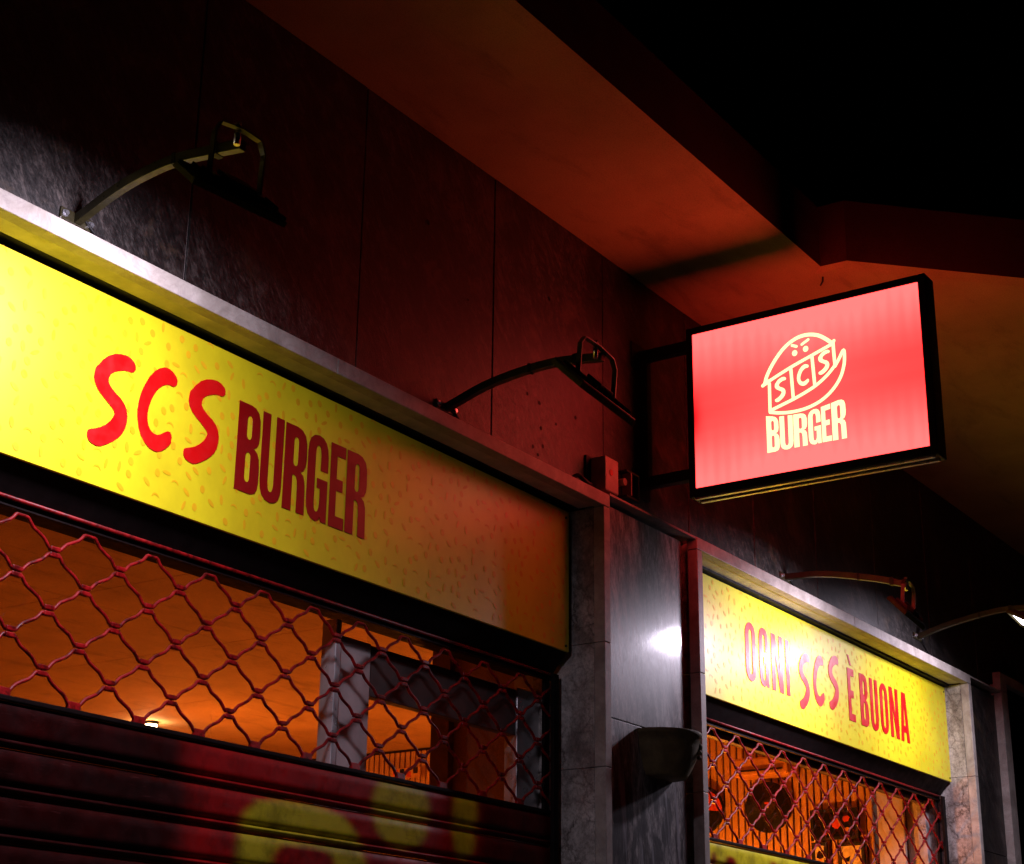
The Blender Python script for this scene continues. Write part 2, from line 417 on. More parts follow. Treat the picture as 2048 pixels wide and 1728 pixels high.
bal = thing('balcony_slab', 'plastered balcony slab with angled edge above the shopfronts', 'balcony')
prof = [(-8, .4), (-8, -.602), (6.535, -.602), (6.54, -.725), (7.2, -1.385), (9.8, -3.985), (20, -3.985), (20, .4)]
def offs(d):
    return [(-8, -.602-d), (6.50-d*.2, -.602-d), (6.505-d*.2, -.735-d*.6), (7.2-d*.6, -1.43-d*.4), (9.8-d*.6, -4.03-d*.4), (20, -4.03-d)]
m = MB(); n = len(prof)
m.add([(x, y, SOF) for x, y in prof], [tuple(range(n))])
m.build('soffit', M['plaster'], bal)
edge_in = prof[1:7]
edge_out = [(-8, -.656), (6.498, -.656), (6.505, -.779), (7.095+.0, -1.378+.009), (9.70, -3.974-.03), (20, -4.04)]
m = MB(); k = len(edge_in)
m.add([(x, y, SOF) for x, y in edge_in]+[(x, y, SOF+.012) for x, y in edge_out], [(i, i+1, k+i+1, k+i) for i in range(k-1)])
m.build('drip_edge', M['plaster'], bal)
m = MB()
m.add([(x, y, SOF+.012) for x, y in edge_out]+[(x, y, 5.185) for x, y in edge_out], [(i, i+1, k+i+1, k+i) for i in range(k-1)])
top = edge_out+[(20, .4), (-8, .4)]
m.add([(x, y, 5.185) for x, y in top], [tuple(range(len(top)))])
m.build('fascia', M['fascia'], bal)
MB().tube([(6.62, -.60, SOF-.02), (6.60, -.62, SOF-.012), (6.58, -.63, SOF)], .004, 6).build('hook', M['black'], bal)

# ------------------------------------------------------------------ marble frames round the two openings
def marble_frame(x0, x1, ztop, label, joints_r, t=.048, th=.055, group='marble shop frames'):
    fr = thing('marble_frame', label, 'door surround', (x0, 0, 0), group)
    def P(nm, mt, *a, bevel=0): return off(box(nm, mt, fr, *a, bevel=bevel), (x0, 0, 0))
    # front edges
    xs = [x0]; L = x1-x0
    nseg = 2
    for i in range(nseg):
        a = x0+L*i/nseg; b = x0+L*(i+1)/nseg
        P('lintel', M['edge'], a+(.0015 if i else 0), b, 0, .05, ztop-th, ztop, bevel=.003)
    P('soffit_slab', M['dusty'], x0+t, x1-t, .0515, .30, ztop-th+.003, ztop-.01)
    for a, b in ((x0, x0+t), (x1-t, x1)):
        zz = [0, .9, 1.8]+joints_r[:]+[ztop-th-.001]
        for i in range(len(zz)-1):
            P('jamb_edge', M['edge'], a, b, 0, .05, zz[i], zz[i+1]-.0015, bevel=.003)
    for sx, a, b in ((1, x0+t-.03, x0+t-.002), (-1, x1-t+.002, x1-t+.03)):
        zz = [0, .9, 1.8]+joints_r[:]+[ztop-th-.001]
        for i in range(len(zz)-1):
            P('reveal_slab', M['marble'], a, b, .0515, .34, zz[i], zz[i+1]-.002, bevel=.0015)
    return fr
F1 = marble_frame(2.252, 5.75, 3.727, 'veined marble surround of the large shopfront left of the slate pillar', [2.62, 3.11])
F2 = marble_frame(6.503, 9.993, 3.738, 'veined marble surround of the shopfront right of the slate pillar', [2.62, 3.13])
fr3 = thing('marble_frame', 'next marble door surround at the far right edge, standing taller', 'door surround', (10.55, 0, 0), 'marble shop frames')
for a in ((10.55, 10.67, 0, .05, 0, 2.2), (10.55, 10.67, 0, .05, 2.202, 3.74), (10.55, 10.67, 0, .05, 3.742, 3.86)):
    off(box('jamb_edge', M['edge'], fr3, *a, bevel=.003), (10.55, 0, 0))
off(box('lintel', M['edge'], fr3, 10.6715, 14, 0, .05, 3.80, 3.86, bevel=.003), (10.55, 0, 0))
off(box('reveal_slab', M['marble'], fr3, 10.62, 10.668, .0515, .34, 0, 3.80), (10.55, 0, 0))
off(box('door_leaf', M['hood'], fr3, 10.69, 14, .26, .30, 0, 3.79), (10.55, 0, 0))
off(box('pull_bar', M['alu'], fr3, 10.78, 10.795, .2, .22, 2.0, 3.35), (10.55, 0, 0))

def pillar(x0, x1, label, mt, zj, gap=.012):
    p = thing('stone_pillar', label, 'pillar', (x0, 0, 0))
    zz = [0]+zj+[3.708]
    for i in range(len(zz)-1):
        off(box('stone_slab', mt, p, x0+.002, x1-gap, .045, WY+.045, zz[i]+.002, zz[i+1]-.002, bevel=.002), (x0, 0, 0))
    off(box('coping', M['edge'], p, x0+.002, x1-.002, .002, WY+.04, 3.7265, 3.736), (x0, 0, 0))
    off(box('backing', M['seal'], p, x0, x1, WY+.046, .40, 0, 3.7255), (x0, 0, 0))
    off(box('joint_strip', M['seal'], p, x1-gap+.001, x1-.0015, WY+.02, WY+.04, 0, 3.7255), (x0, 0, 0))
    return p
pillar(5.75, 6.503, 'streaked slate pillar between the two shopfronts with a bright reflection', M['panel'], [1.4, 2.83], .068)
pillar(9.993, 10.55, 'dark slate pillar right of the second shopfront', M['slate'], [1.4, 2.72])
pillar(-1.6, 2.252, 'dark slate wall pier left of the large shopfront', M['slate'], [1.4, 2.83])

# window head walls and the room behind
head = MB().box(-1.6, 14, .305, .45, 3.02, 4.9).build('window_head_wall', M['seal']); struct(head)
for a, b in ((-1.6, 2.27), (5.735, 6.52), (9.975, 10.6)):
    struct(MB().box(a, b, .345, .45, 0, 3.02).build('pier_wall', M['jamb']))
CZ = 3.62
ic = struct(MB().box(2.0, 10.1, .45, 9.0, CZ+.012, CZ+.05).build('interior_ceiling', M['darkwood']))
cp = {}
for i in range(7):
    for k in range(7):
        x0, x1 = 2.0+i*1.158, 2.0+(i+1)*1.158-.004; y0, y1 = .45+k*1.2215, .45+(k+1)*1.2215-.004
        if 'm' not in cp: cp['m'] = MB().box(0, x1-x0, 0, y1-y0, 0, .010).mesh('ceiling_panel', M['ceil'], .0015)
        link('ceiling_panel', cp['m'], ic, (x0, y0, CZ+random.uniform(0, .0015)))
struct(MB().box(2.0, 10.1, .45, 9.0, -.05, 0).build('interior_floor', M['wallin']))
struct(MB().box(2.0, 10.1, 9.0, 9.1, 0, CZ).build('interior_back_wall', M['wallin']))
struct(MB().box(1.9, 2.0, .45, 9.0, 0, CZ).build('interior_side_wall', M['wallin']))
struct(MB().box(9.96, 10.1, .45, 9.0, 0, CZ).build('interior_far_wall', M['darkwood']))

# ------------------------------------------------------------------ lettering
def L_round(cx, w, z0, z1, n=6):
    r = w/2; pts = []
    for k in range(n+1): a = math.pi*k/n; pts.append((cx+r*math.cos(a), z1-r*.45+r*.45*math.sin(a)))
    for k in range(n+1): a = math.pi+math.pi*k/n; pts.append((cx+r*math.cos(a), z0+r*.45+r*.45*math.sin(a)))
    return pts
def ring(w=1, zr=.22, n=10):
    pts = []
    for k in range(n+1): a = math.pi*k/n; pts.append((.5+.5*math.cos(a), 1-zr+zr*math.sin(a)))
    for k in range(n+1): a = math.pi+math.pi*k/n; pts.append((.5+.5*math.cos(a), zr+zr*math.sin(a)))
    return pts
SL = [[0.057,0.76],[0.075,0.775],[0.113,0.796],[0.195,0.855],[0.314,0.918],[0.459,0.964],[0.61,0.99],[0.761,1.0],[0.881,0.987],[0.969,0.957],[1.0,0.924],[1.0,0.891],[0.962,0.865],[0.906,0.849],[0.836,0.85],[0.717,0.839],[0.61,0.816],[0.497,0.786],[0.415,0.747],[0.377,0.701],[0.384,0.661],[0.44,0.625],[0.547,0.589],[0.635,0.566],[0.698,0.553],[0.799,0.513],[0.868,0.464],[0.906,0.398],[0.906,0.336],[0.874,0.266],[0.811,0.204],[0.736,0.158],[0.623,0.105],[0.478,0.053],[0.358,0.016],[0.252,0.0],[0.138,0.007],[0.057,0.023],[0.006,0.059],[0.0,0.095],[0.013,0.122],[0.057,0.138],[0.17,0.161],[0.296,0.194],[0.403,0.234],[0.503,0.286],[0.566,0.336],[0.597,0.375],[0.572,0.405],[0.503,0.431],[0.384,0.47],[0.258,0.507],[0.145,0.549],[0.063,0.605],[0.031,0.655],[0.038,0.711]]
CL = [[0.627,0.996],[0.747,1.0],[0.86,0.982],[0.96,0.941],[1.0,0.901],[0.993,0.857],[0.947,0.827],[0.893,0.812],[0.813,0.815],[0.727,0.81],[0.613,0.777],[0.5,0.721],[0.407,0.643],[0.34,0.559],[0.293,0.478],[0.267,0.39],[0.28,0.32],[0.313,0.265],[0.38,0.217],[0.48,0.192],[0.567,0.193],[0.653,0.213],[0.747,0.25],[0.847,0.283],[0.913,0.283],[0.953,0.257],[0.967,0.228],[0.96,0.195],[0.967,0.169],[0.913,0.125],[0.807,0.066],[0.707,0.026],[0.627,0.007],[0.52,0.0],[0.387,0.015],[0.253,0.055],[0.147,0.118],[0.073,0.195],[0.02,0.294],[0.0,0.379],[0.013,0.489],[0.053,0.588],[0.133,0.702],[0.24,0.816],[0.373,0.908],[0.493,0.96]]
GL = {
 'S': ([SL], []), 'C': ([CL], []),
 'B': ([[(0,0),(0,1),(.52,1),(.72,.985),(.87,.94),(.95,.86),(.96,.68),(.93,.60),(.86,.55),(.72,.52),(.88,.485),(.97,.42),(1,.33),(1,.17),(.96,.08),(.86,.025),(.66,0)]],
       [L_round(.5, .22, .60, .875), L_round(.5, .22, .12, .46)]),
 'U': ([[(0,1),(.36,1),(.36,.2),(.385,.15),(.43,.118),(.5,.108),(.57,.118),(.615,.15),(.64,.2),(.64,1),(1,1),(1,.22),(.965,.12),(.88,.05),(.72,.005),(.5,-.012),(.28,.005),(.12,.05),(.035,.12),(0,.22)]], []),
 'R': ([[(0,0),(0,1),(.52,1),(.74,.98),(.90,.93),(.97,.84),(.985,.66),(.95,.57),(.86,.51),(.72,.485),(.87,.45),(.94,.38),(.955,.28),(.97,0),(.62,0),(.62,.28),(.60,.37),(.55,.41),(.47,.425),(.38,.425),(.38,0)]],
       [L_round(.5, .22, .53, .875)]),
 'G': ([[(1,.60),(.65,.60),(.65,.79),(.62,.85),(.57,.88),(.5,.892),(.43,.88),(.39,.85),(.37,.79),(.37,.20),(.39,.14),(.43,.11),(.5,.098),(.58,.115),(.63,.16),(.65,.23),(.65,.385),(.49,.385),(.49,.50),(1,.50),(1,0),(.74,0),(.69,.055),(.62,.01),(.48,-.012),(.26,.005),(.11,.05),(.03,.12),(0,.22),(0,.78),(.035,.88),(.12,.95),(.28,.995),(.5,1.012),(.72,.995),(.88,.95),(.965,.88),(1,.78)]], []),
 'E': ([[(0,0),(0,1),(1,1),(1,.86),(.43,.86),(.43,.585),(.86,.585),(.86,.445),(.43,.445),(.43,.14),(1,.14),(1,0)]], []),
 'O': ([ring()], [L_round(.5, .30, .12, .88)]),
 'N': ([[(0,0),(0,1),(.37,1),(.68,.36),(.68,1),(1,1),(1,0),(.66,0),(.32,.66),(.32,0)]], []),
 'I': ([[(0,0),(0,1),(1,1),(1,0)]], []),
 'A': ([[(0,0),(.28,1),(.72,1),(1,0),(.70,0),(.655,.19),(.345,.19),(.30,0)]], [[(.385,.32),(.5,.80),(.615,.32)]]),
 '`': ([[(.0,1),(.42,1),(1,0),(.62,0)]], []),
}
def letter_mesh(ch, w, h, depth, warp=None, axis='xz', shear_top=None):
    outs, holes = GL[ch]
    cu = bpy.data.curves.new('letter_outline', 'CURVE'); cu.dimensions = '2D'; cu.fill_mode = 'BOTH'; cu.extrude = depth/2
    for loop in outs+holes:
        sp = cu.splines.new('POLY'); sp.points.add(len(loop)-1)
        for q, (u, v) in zip(sp.points, loop):
            hh = h if shear_top is None else h+(shear_top(u)-h)
            q.co = (u*w, v*hh, 0, 1)
        sp.use_cyclic_u = True
    o = bpy.data.objects.new('letter_outline', cu)
    me = bpy.data.meshes.new_from_object(o)
    bpy.data.objects.remove(o); bpy.data.curves.remove(cu)
    return me
def place_letter(ch, x0, x1, z0, z1, y, mt, parent, ploc, facing='front', depth=.0016, top=None):
    me = letter_mesh(ch, abs(x1-x0), z1-z0, depth, shear_top=top)
    if facing == 'front':      # local (u, v, n) -> world (x, z, -y)
        T = Matrix(((1,0,0,x0),(0,0,-1,y),(0,1,0,z0),(0,0,0,1)))
    else:                      # faces -X, u runs towards -Y
        T = Matrix(((0,0,-1,y),(-1,0,0,x0),(0,1,0,z0),(0,0,0,1)))
    me.transform(T); me.materials.clear(); me.materials.append(mt)
    o = link('letter', me, parent); off(o, ploc); return o

# ------------------------------------------------------------------ seed print
def seed_print(x0, x1, z0, z1, y):
    rnd = random.Random(3); tw, th = .41, .345
    marks = []; tries = 0
    while len(marks) < 44 and tries < 6000:
        tries += 1; x = rnd.uniform(0, tw); z = rnd.uniform(0, th)
        ok = True
        for q in marks:
            dx = abs(x-q[0]); dx = min(dx, tw-dx); dz = abs(z-q[1]); dz = min(dz, th-dz)
            if dx*dx+dz*dz < .037**2: ok = False; break
        if ok: marks.append((x, z, rnd.random(), rnd.uniform(0, 3.14)))
    m = MB()
    j = 0
    for i in range(-1, int((x1-x0)/tw)+2):
        for k in range(-2, int((z1-z0)/th)+3):
            for (mx, mz, kind, a) in marks:
                x = x0+i*tw+mx; z = z0+k*th+mz+(i % 2)*th*.5
                if not (x0+.02 < x < x1-.02 and z0+.018 < z < z1-.018): continue
                if kind < .30:      # crescent
                    n = 9; r = .0155; vs = []
                    for q in range(n):
                        t = .35+q/(n-1)*2.3+(a-1.5)*.12; wd = .0026*math.sin(math.pi*(q+.6)/(n+.2))+.0006
                        vs += [(x+(r+wd)*math.cos(t), y, z+(r+wd)*math.sin(t)), (x+(r-wd)*math.cos(t), y, z+(r-wd)*math.sin(t))]
                    m.add(vs, [(2*q, 2*q+1, 2*q+3, 2*q+2) for q in range(n-1)])
                else:
                    if kind < .72: ra, rb, an = .0125, .0102, 1.9+.25*(a-1.5)
                    elif kind < .88: ra, rb, an = .0165, .0072, 2.1+.3*(a-1.5)
                    else: ra, rb, an = .0165, .0060, a
                    n = 12; vs = []
                    for q in range(n):
                        t = 2*math.pi*q/n; u, v = ra*math.cos(t), rb*math.sin(t)
                        vs.append((x+u*math.cos(an)-v*math.sin(an), y, z+u*math.sin(an)+v*math.cos(an)))
                    m.add(vs, [tuple(range(n))])
    return m

def signboard(x0, x1, z0, z1, label, letters, ploc):
    s = thing('shop_sign', label, 'shop sign', ploc)
    off(MB().box(x0, x1, .146, .158, z0, z1).build('sign_panel', M['yellow'], s, bevel=.0015), ploc)
    off(stuff(seed_print(x0, x1, z0, z1, .1449).build('printed_seeds', M['seed'], s)), ploc)
    off(MB().prism_x([(.1585, z1-.02), (.1585, z0+.002), (.225, z0-.078), (.30, z0-.078), (.30, z1-.02)], x0-.004, x1+.004).build('sign_housing', M['hood'], s), ploc)
    for i, (ch, a, b, c, d, mt) in enumerate(letters):
        place_letter(ch, a, b, c, d, .1438, mt, s, ploc)
    for x in (x0+.02, x1-.025):
        for z in (z0+.02, z1-.03):
            off(MB().tube([(x, .1455, z), (x, .1415, z)], .005, 8).build('screw', M['arm'], s), ploc)
    return s
rv, mv = M['red_v'], M['maroon_v']
signboard(2.305, 5.668, 3.075, 3.655, 'yellow shop sign reading SCS BURGER in red letters', [
    ('S', 3.099, 3.258, 3.190, 3.494, rv), ('C', 3.280, 3.430, 3.239, 3.511, rv), ('S', 3.478, 3.638, 3.246, 3.541, rv),
    ('B', 3.705, 3.812, 3.219, 3.511, mv), ('U', 3.818, 3.920, 3.219, 3.510, mv), ('R', 3.929, 4.039, 3.217, 3.508, mv),
    ('G', 4.044, 4.147, 3.216, 3.508, mv), ('E', 4.160, 4.237, 3.215, 3.507, mv), ('R', 4.246, 4.356, 3.215, 3.506, mv)], (4.0, .15, 3.4))
signboard(6.556, 9.938, 3.103, 3.667, 'yellow shop sign reading OGNI SCS È BUONA in red letters', [
    ('O', 7.245, 7.356, 3.243, 3.530, rv), ('G', 7.393, 7.494, 3.244, 3.529, rv), ('N', 7.528, 7.656, 3.243, 3.526, rv), ('I', 7.689, 7.731, 3.243, 3.524, rv),
    ('S', 7.838, 7.975, 3.202, 3.500, rv), ('C', 8.010, 8.148, 3.252, 3.520, rv), ('S', 8.204, 8.343, 3.258, 3.556, rv),
    ('E', 8.454, 8.539, 3.240, 3.522, rv), ('`', 8.462, 8.512, 3.541, 3.594, rv), ('B', 8.614, 8.723, 3.239, 3.521, rv),
    ('U', 8.754, 8.860, 3.239, 3.520, rv), ('O', 8.893, 9.001, 3.239, 3.521, rv), ('N', 9.030, 9.155, 3.240, 3.519, rv),
    ('A', 9.180, 9.306, 3.239, 3.518, rv)], (8.2, .15, 3.4))

# ------------------------------------------------------------------ roller shutters with diamond grille
def inside(poly, x, z):
    c = False; n = len(poly); j = n-1
    for i in range(n):
        xi, zi = poly[i]; xj, zj = poly[j]
        if (zi > z) != (zj > z) and x < (xj-xi)*(z-zi)/(zj-zi)+xi: c = not c
        j = i
    return c
def smooth_poly(p, it=2):
    for _ in range(it):
        q = []
        for i in range(len(p)):
            a = p[i]; b = p[(i+1) % len(p)]
            q += [(a[0]*.75+b[0]*.25, a[1]*.75+b[1]*.25), (a[0]*.25+b[0]*.75, a[1]*.25+b[1]*.75)]
        p = q
    return p
RING = smooth_poly([(3.907,2.0),(3.905,2.17),(3.913,2.236),(3.943,2.272),(4.006,2.307),(4.125,2.318),(4.268,2.317),(4.379,2.304),(4.448,2.27),(4.499,2.217),(4.522,2.158),(4.53,2.0),(4.50,1.80),(4.3,1.70),(4.05,1.70),(3.93,1.82)])
RINGI = smooth_poly([(4.061,2.0),(4.061,2.118),(4.065,2.152),(4.102,2.178),(4.241,2.192),(4.333,2.178),(4.375,2.148),(4.385,2.0),(4.33,1.88),(4.12,1.88)])
BLOB = smooth_poly([(4.556,2.402),(4.60,2.455),(4.80,2.47),(4.85,2.43),(4.867,2.358),(4.85,2.281),(4.799,2.233),(4.70,2.218),(4.62,2.24),(4.574,2.272),(4.544,2.352)])
BARP = smooth_poly([(5.005,2.413),(5.04,2.47),(5.15,2.47),(5.158,2.40),(5.147,2.324),(5.138,2.253),(5.082,2.215),(5.037,2.224),(5.01,2.3)])
def paint_and_tone1(x, z):
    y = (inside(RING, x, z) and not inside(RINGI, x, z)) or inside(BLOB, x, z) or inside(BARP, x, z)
    d = max(0.0, min(1.0, (3.76+.02*math.sin(z*23)-x)/.13)); d = max(d, .75*min(1.0, max(0.0, (x-5.13)/.09)))  # near-black towards the left end; dimness at the right end put into the colour
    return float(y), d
LET2 = [smooth_poly(p, 2) for p in (
    [(6.97,2.43),(7.04,2.43),(7.05,2.2),(7.0,2.0),(6.9,2.1)], [(7.10,2.41),(7.17,2.43),(7.24,2.41),(7.25,2.2),(7.20,2.0),(7.11,2.1)],
    [(7.56,2.43),(7.64,2.445),(7.68,2.40),(7.66,2.1),(7.55,2.05)], [(7.74,2.43),(7.84,2.44),(7.86,2.2),(7.75,2.1)],
    [(8.05,2.42),(8.2,2.43),(8.22,2.1),(8.06,2.1)], [(8.4,2.4),(8.55,2.41),(8.6,2.1),(8.42,2.1)])]
def paint2(x, z):
    if any(inside(p, x, z) for p in LET2): return 0.0, .55
    return 1.0, 0.0
def shutter(x0, x1, ztop_g, nx0, pitch, label, paint, ploc):
    sh = thing('roller_shutter', label, 'shutter', ploc, 'roller shutters')
    GY = .222; dz = .083; r = .0054; nrow = 6
    zrail = ztop_g-dz*nrow-.004
    # grille rods
    a = dz/2-r-.0024
    half = pitch/2
    wig = [(0, a), (.017, a), (.0225, a*.92), (.031, a*.60), (.042, a*.30), (.062, 0), (.082, -a*.30), (.093, -a*.60), (.1015, -a*.92), (.107, -a), (half, -a)]
    sx = half/.1237
    def rod_pts(k):
        pts = []
        cz = ztop_g-dz/2-k*dz; first = -1
        xs = nx0+(half if k % 2 else 0)
        n = int((xs-x0)/pitch)+2
        X = xs-n*pitch
        while X < x1+pitch:
            for (u, v) in wig: pts.append((X+u*sx if u < half else X+half, v))
            for (u, v) in reversed(wig): pts.append((X+pitch-(u*sx if u < half else half), v))
            X += pitch
        o = []
        for (u, v) in pts:
            if u < x0+.01 or u > x1-.01: continue
            if o and abs(o[-1][0]-u) < 1e-4: continue
            o.append((u, GY+random.uniform(-.0006, .0006), cz+v+random.uniform(-.0006, .0006)))
        return o
    for k in range(nrow):
        off(MB().tube(rod_pts(k), r, 8).build('grille_rod', M['redmetal'], sh), ploc)
    # sleeves where two rods touch
    clip = MB(); clip.box(-.0175, .0175, -.0080, .0080, -.0155, -.0018); clip.box(-.0175, .0175, -.0080, .0080, .0018, .0155); clip.box(-.004, .004, -.004, .004, -.0017, .0017)
    cme = clip.mesh('rod_sleeve', M['redmetal'], .003)
    for k in range(1, nrow):
        xs = nx0+(half if k % 2 else 0)
        X = xs-(int((xs-x0)/pitch)+1)*pitch
        while X < x1:
            if x0+.03 < X < x1-.03:
                c = link('rod_sleeve', cme, sh, (X-ploc[0], GY-ploc[1], ztop_g-dz*k-ploc[2]))
                c.rotation_euler = (0, random.uniform(-.05, .05), random.uniform(-.06, .06))
            X += pitch
    # feet that hold the lowest rod
    foot = MB().prism_x([(-.008, 0), (.008, 0), (.004, .022), (-.004, .022)], -.022, .022).mesh('rod_foot', M['redmetal'], .002)
    X = nx0-(int((nx0-x0)/pitch)+1)*pitch+(half if nrow % 2 else 0)
    while X < x1:
        if x0+.03 < X < x1-.03: link('rod_foot', foot, sh, (X-ploc[0], GY-ploc[1], zrail-.001-ploc[2]))
        X += pitch
    off(MB().tube([(x0, GY-.004, ztop_g+.029), (x1, GY-.004, ztop_g+.029)], .0065, 8).build('top_rail', M['redmetal'], sh), ploc)
    off(MB().box(x0, x1, GY+.004, GY+.02, ztop_g+.008, ztop_g+.05).build('top_channel', M['hood'], sh), ploc)
    off(MB().box(x0, x1, GY-.010, GY+.012, zrail-.014, zrail).build('middle_rail', M['hood'], sh, bevel=.003), ploc)
    for a_, b_ in ((x0-.004, x0+.032), (x1-.032, x1+.004)):
        off(MB().box(a_, b_, GY-.028, GY-.012, 0, ztop_g+.03).build('guide', M['hood'], sh, bevel=.002), ploc)
        off(MB().box(a_, b_, GY+.016, GY+.03, 0, ztop_g+.03).build('guide', M['hood'], sh, bevel=.002), ploc)
    # slats
    pit = .121; z = zrail-.015; k = 0
    prof = [(.004, 0), (-.003, -.010), (-.005, -.03), (-.005, -.074), (-.003, -.086), (.006, -.092), (.007, -.0965), (-.006, -.100), (-.0115, -.105), (-.006, -.1105), (.007, -.113), (.008, -.1195)]
    while z > .1:
        fine = z > 1.95
        nx = 230 if fine else 2
        pr = prof
        vs = []; fs = []; ye = []; dk = []
        # denser rows on the flat for the paint edges
        if fine:
            pr = prof[:3]+[(-.005, -.03-.0062*i) for i in range(1, 7)]+prof[3:]
        for i in range(nx+1):
            x = x0+(x1-x0)*i/nx
            for (yy, zz) in pr:
                vs.append((x, GY+yy, z+zz))
                if fine and z+zz > 2.0:
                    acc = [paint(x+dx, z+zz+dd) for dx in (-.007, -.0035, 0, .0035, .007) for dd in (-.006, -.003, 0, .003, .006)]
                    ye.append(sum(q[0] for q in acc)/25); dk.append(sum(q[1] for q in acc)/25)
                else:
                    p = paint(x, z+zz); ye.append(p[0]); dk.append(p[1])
        n = len(pr)
        for i in range(nx):
            for j in range(n-1): fs.append((i*n+j, (i+1)*n+j, (i+1)*n+j+1, i*n+j+1))
        me = bpy.data.meshes.new('slat'); me.from_pydata(vs, [], fs)
        if fine:        # soften the edges of spray and dark tone a little
            for _ in range(2):
                nn = ye[:]; nd = dk[:]
                for i in range(1, nx):
                    for j in range(n):
                        q = i*n+j; nn[q] = (ye[q]*2+ye[q-n]+ye[q+n])/4; nd[q] = (dk[q]*2+dk[q-n]+dk[q+n])/4
                ye, dk = nn, nd
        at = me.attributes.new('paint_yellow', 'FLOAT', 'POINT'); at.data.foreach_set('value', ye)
        at = me.attributes.new('dark_tone', 'FLOAT', 'POINT'); at.data.foreach_set('value', dk)
        me.materials.append(M['shutter'])
        for p in me.polygons: p.use_smooth = True
        o = link('slat', me, sh); off(o, ploc)
        z -= pit; k += 1
    return sh
shutter(2.305, 5.668, 2.960, 2.970, .2468, 'red roller shutter with diamond grille and yellow graffiti under the SCS BURGER sign', paint_and_tone1, (4.0, .22, 2.4))
shutter(6.556, 9.938, 2.992, 7.026, .2490, 'roller shutter with diamond grille and yellow painted slats in the right shopfront', paint2, (8.2, .22, 2.4))

# ------------------------------------------------------------------ windows behind the shutters
def window(x0, x1, bars, trans, label, ploc, panes, top=3.02):
    wd = thing('shop_window', label, 'window', ploc, 'shop windows')
    for a in bars: off(MB().box(*a).build('mullion', M['alu'], wd, bevel=.003), ploc)
    for a in trans: off(MB().box(*a).build('transom', M['transom'] if a[4] > 2 else M['jamb'], wd, bevel=.003), ploc)
    for a in panes: off(MB().box(*a).build('glass_pane', M['glass'], wd), ploc)
    off(MB().box(x0, x1, .305, .345, 3.005, 3.02).build('head_frame', M['hood'], wd), ploc)
    return wd
window(2.27, 5.735,
    [(2.27, 2.31, .305, .36, .9, 3.004), (4.425, 4.452, .305, .37, .9, 2.975), (5.55, 5.735, .31, .37, .9, 2.93)],
    [(4.4525, 4.625, .312, .365, .9, 2.925), (4.6255, 5.5495, .318, .36, 2.742, 2.922)],
    'aluminium shop window with a broad mullion and transom behind the left grille', (4.0, .33, 2.0),
    [(2.31, 4.425, .33, .334, .9, 3.004), (4.6255, 5.735, .33, .334, 2.9225, 3.004), (4.6255, 5.5495, .33, .334, .9, 2.741)])
window(6.52, 9.975,
    [(6.52, 6.56, .305, .36, .9, 3.004), (9.90, 9.975, .305, .36, .9, 2.985)], [(6.56, 9.90, .312, .35, 2.985, 3.004)],
    'plain shop window with slim frame behind the right grille', (8.2, .33, 2.0),
    [(6.56, 9.90, .33, .334, .9, 2.984)])

# ------------------------------------------------------------------ room contents
sw = thing('slatted_wall', 'warm wooden slatted wall lit orange inside the shop', 'wall panel', (9.9, 2.8, 0))
off(MB().box(9.93, 9.955, .62, 5.4, 0, CZ).build('backing', M['darkwood'], sw), (9.9, 2.8, 0))
sme = MB().box(-.004, .014, -.0175, .0175, 0, CZ-.02).mesh('wood_slat', M['wood'], .002)
y = .66
while y < 5.35:
    link('wood_slat', sme, sw, (9.914-9.9, y-2.8, 0)); y += .0475
struct(MB().box(9.93, 9.955, .455, .618, 0, CZ).build('interior_jamb', M['jamb']))
struct(MB().box(6.02, 6.30, .46, 1.02, 0, CZ-.001).build('interior_partition', M['wallin']))
pp = thing('interior_post', 'dark brown post at the end of the inner partition', 'post', (6.0, 1.0, 0))
off(MB().box(5.98, 6.02, .955, 1.05, 0, CZ-.002).build('shaft', M['post'], pp), (6.0, 1.0, 0))
bm_ = thing('ceiling_beam', 'shallow plastered beam across the lit shop ceiling', 'beam', (6, 5.6, CZ))
off(MB().box(2.0, 9.9, 5.45, 5.75, CZ-.09, CZ-.001).build('beam_body', M['ceil'], bm_), (6, 5.6, CZ))

def vinyl(y, z, r, label, tilt, red=False):
    loc = (9.86, y, z); t = thing('vinyl_record', label, 'record', loc, 'vinyl records on the slatted wall')
    t.rotation_euler = (0, R(tilt), 0)
    m = MB(); n = 40; vs = []
    rings = [(0, .004), (r*.34, .004), (r*.36, .002), (r*.97, .0025), (r, 0), (r, -.003), (0, -.003)]
    for (rr, h) in rings:
        for k in range(n):
            q = 2*math.pi*k/n; vs.append((-h, rr*math.cos(q), rr*math.sin(q)))
    fs = [(i*n+k, i*n+(k+1) % n, (i+1)*n+(k+1) % n, (i+1)*n+k) for i in range(len(rings)-1) for k in range(n)]
    m.add(vs, fs); m.smooth = True; m.build('disc', M['vinyl'], t)
    if red:
        m = MB(); vs = [(-.006, 0, 0)]+[(-.006, r*.93*math.cos(math.pi*(k/14)), r*.93*math.sin(math.pi*(k/14))-r*.1) for k in range(15)]
        m.add(vs, [(0, k, k+1) for k in range(1, 15)]); m.build('red_sleeve_print', M['redprint'], t)
    m = MB(); m.add([(-.0055, r*.30*math.cos(2*math.pi*k/n), r*.30*math.sin(2*math.pi*k/n)) for k in range(n)], [tuple(range(n))])
    m.build('centre_label', M['darkwood'] if not red else M['orangeprint'], t)
    m = MB(); m.box(-.0068, -.0058, -r*.14, r*.14, r*.12, r*.2); m.build('label_bar', M['redprint'], t)
    m = MB(); m.add([(-.0075, r*.045*math.cos(2*math.pi*k/12), r*.045*math.sin(2*math.pi*k/12)) for k in range(12)], [tuple(range(12))]); m.build('spindle_hole', M['paper'], t)
    return t
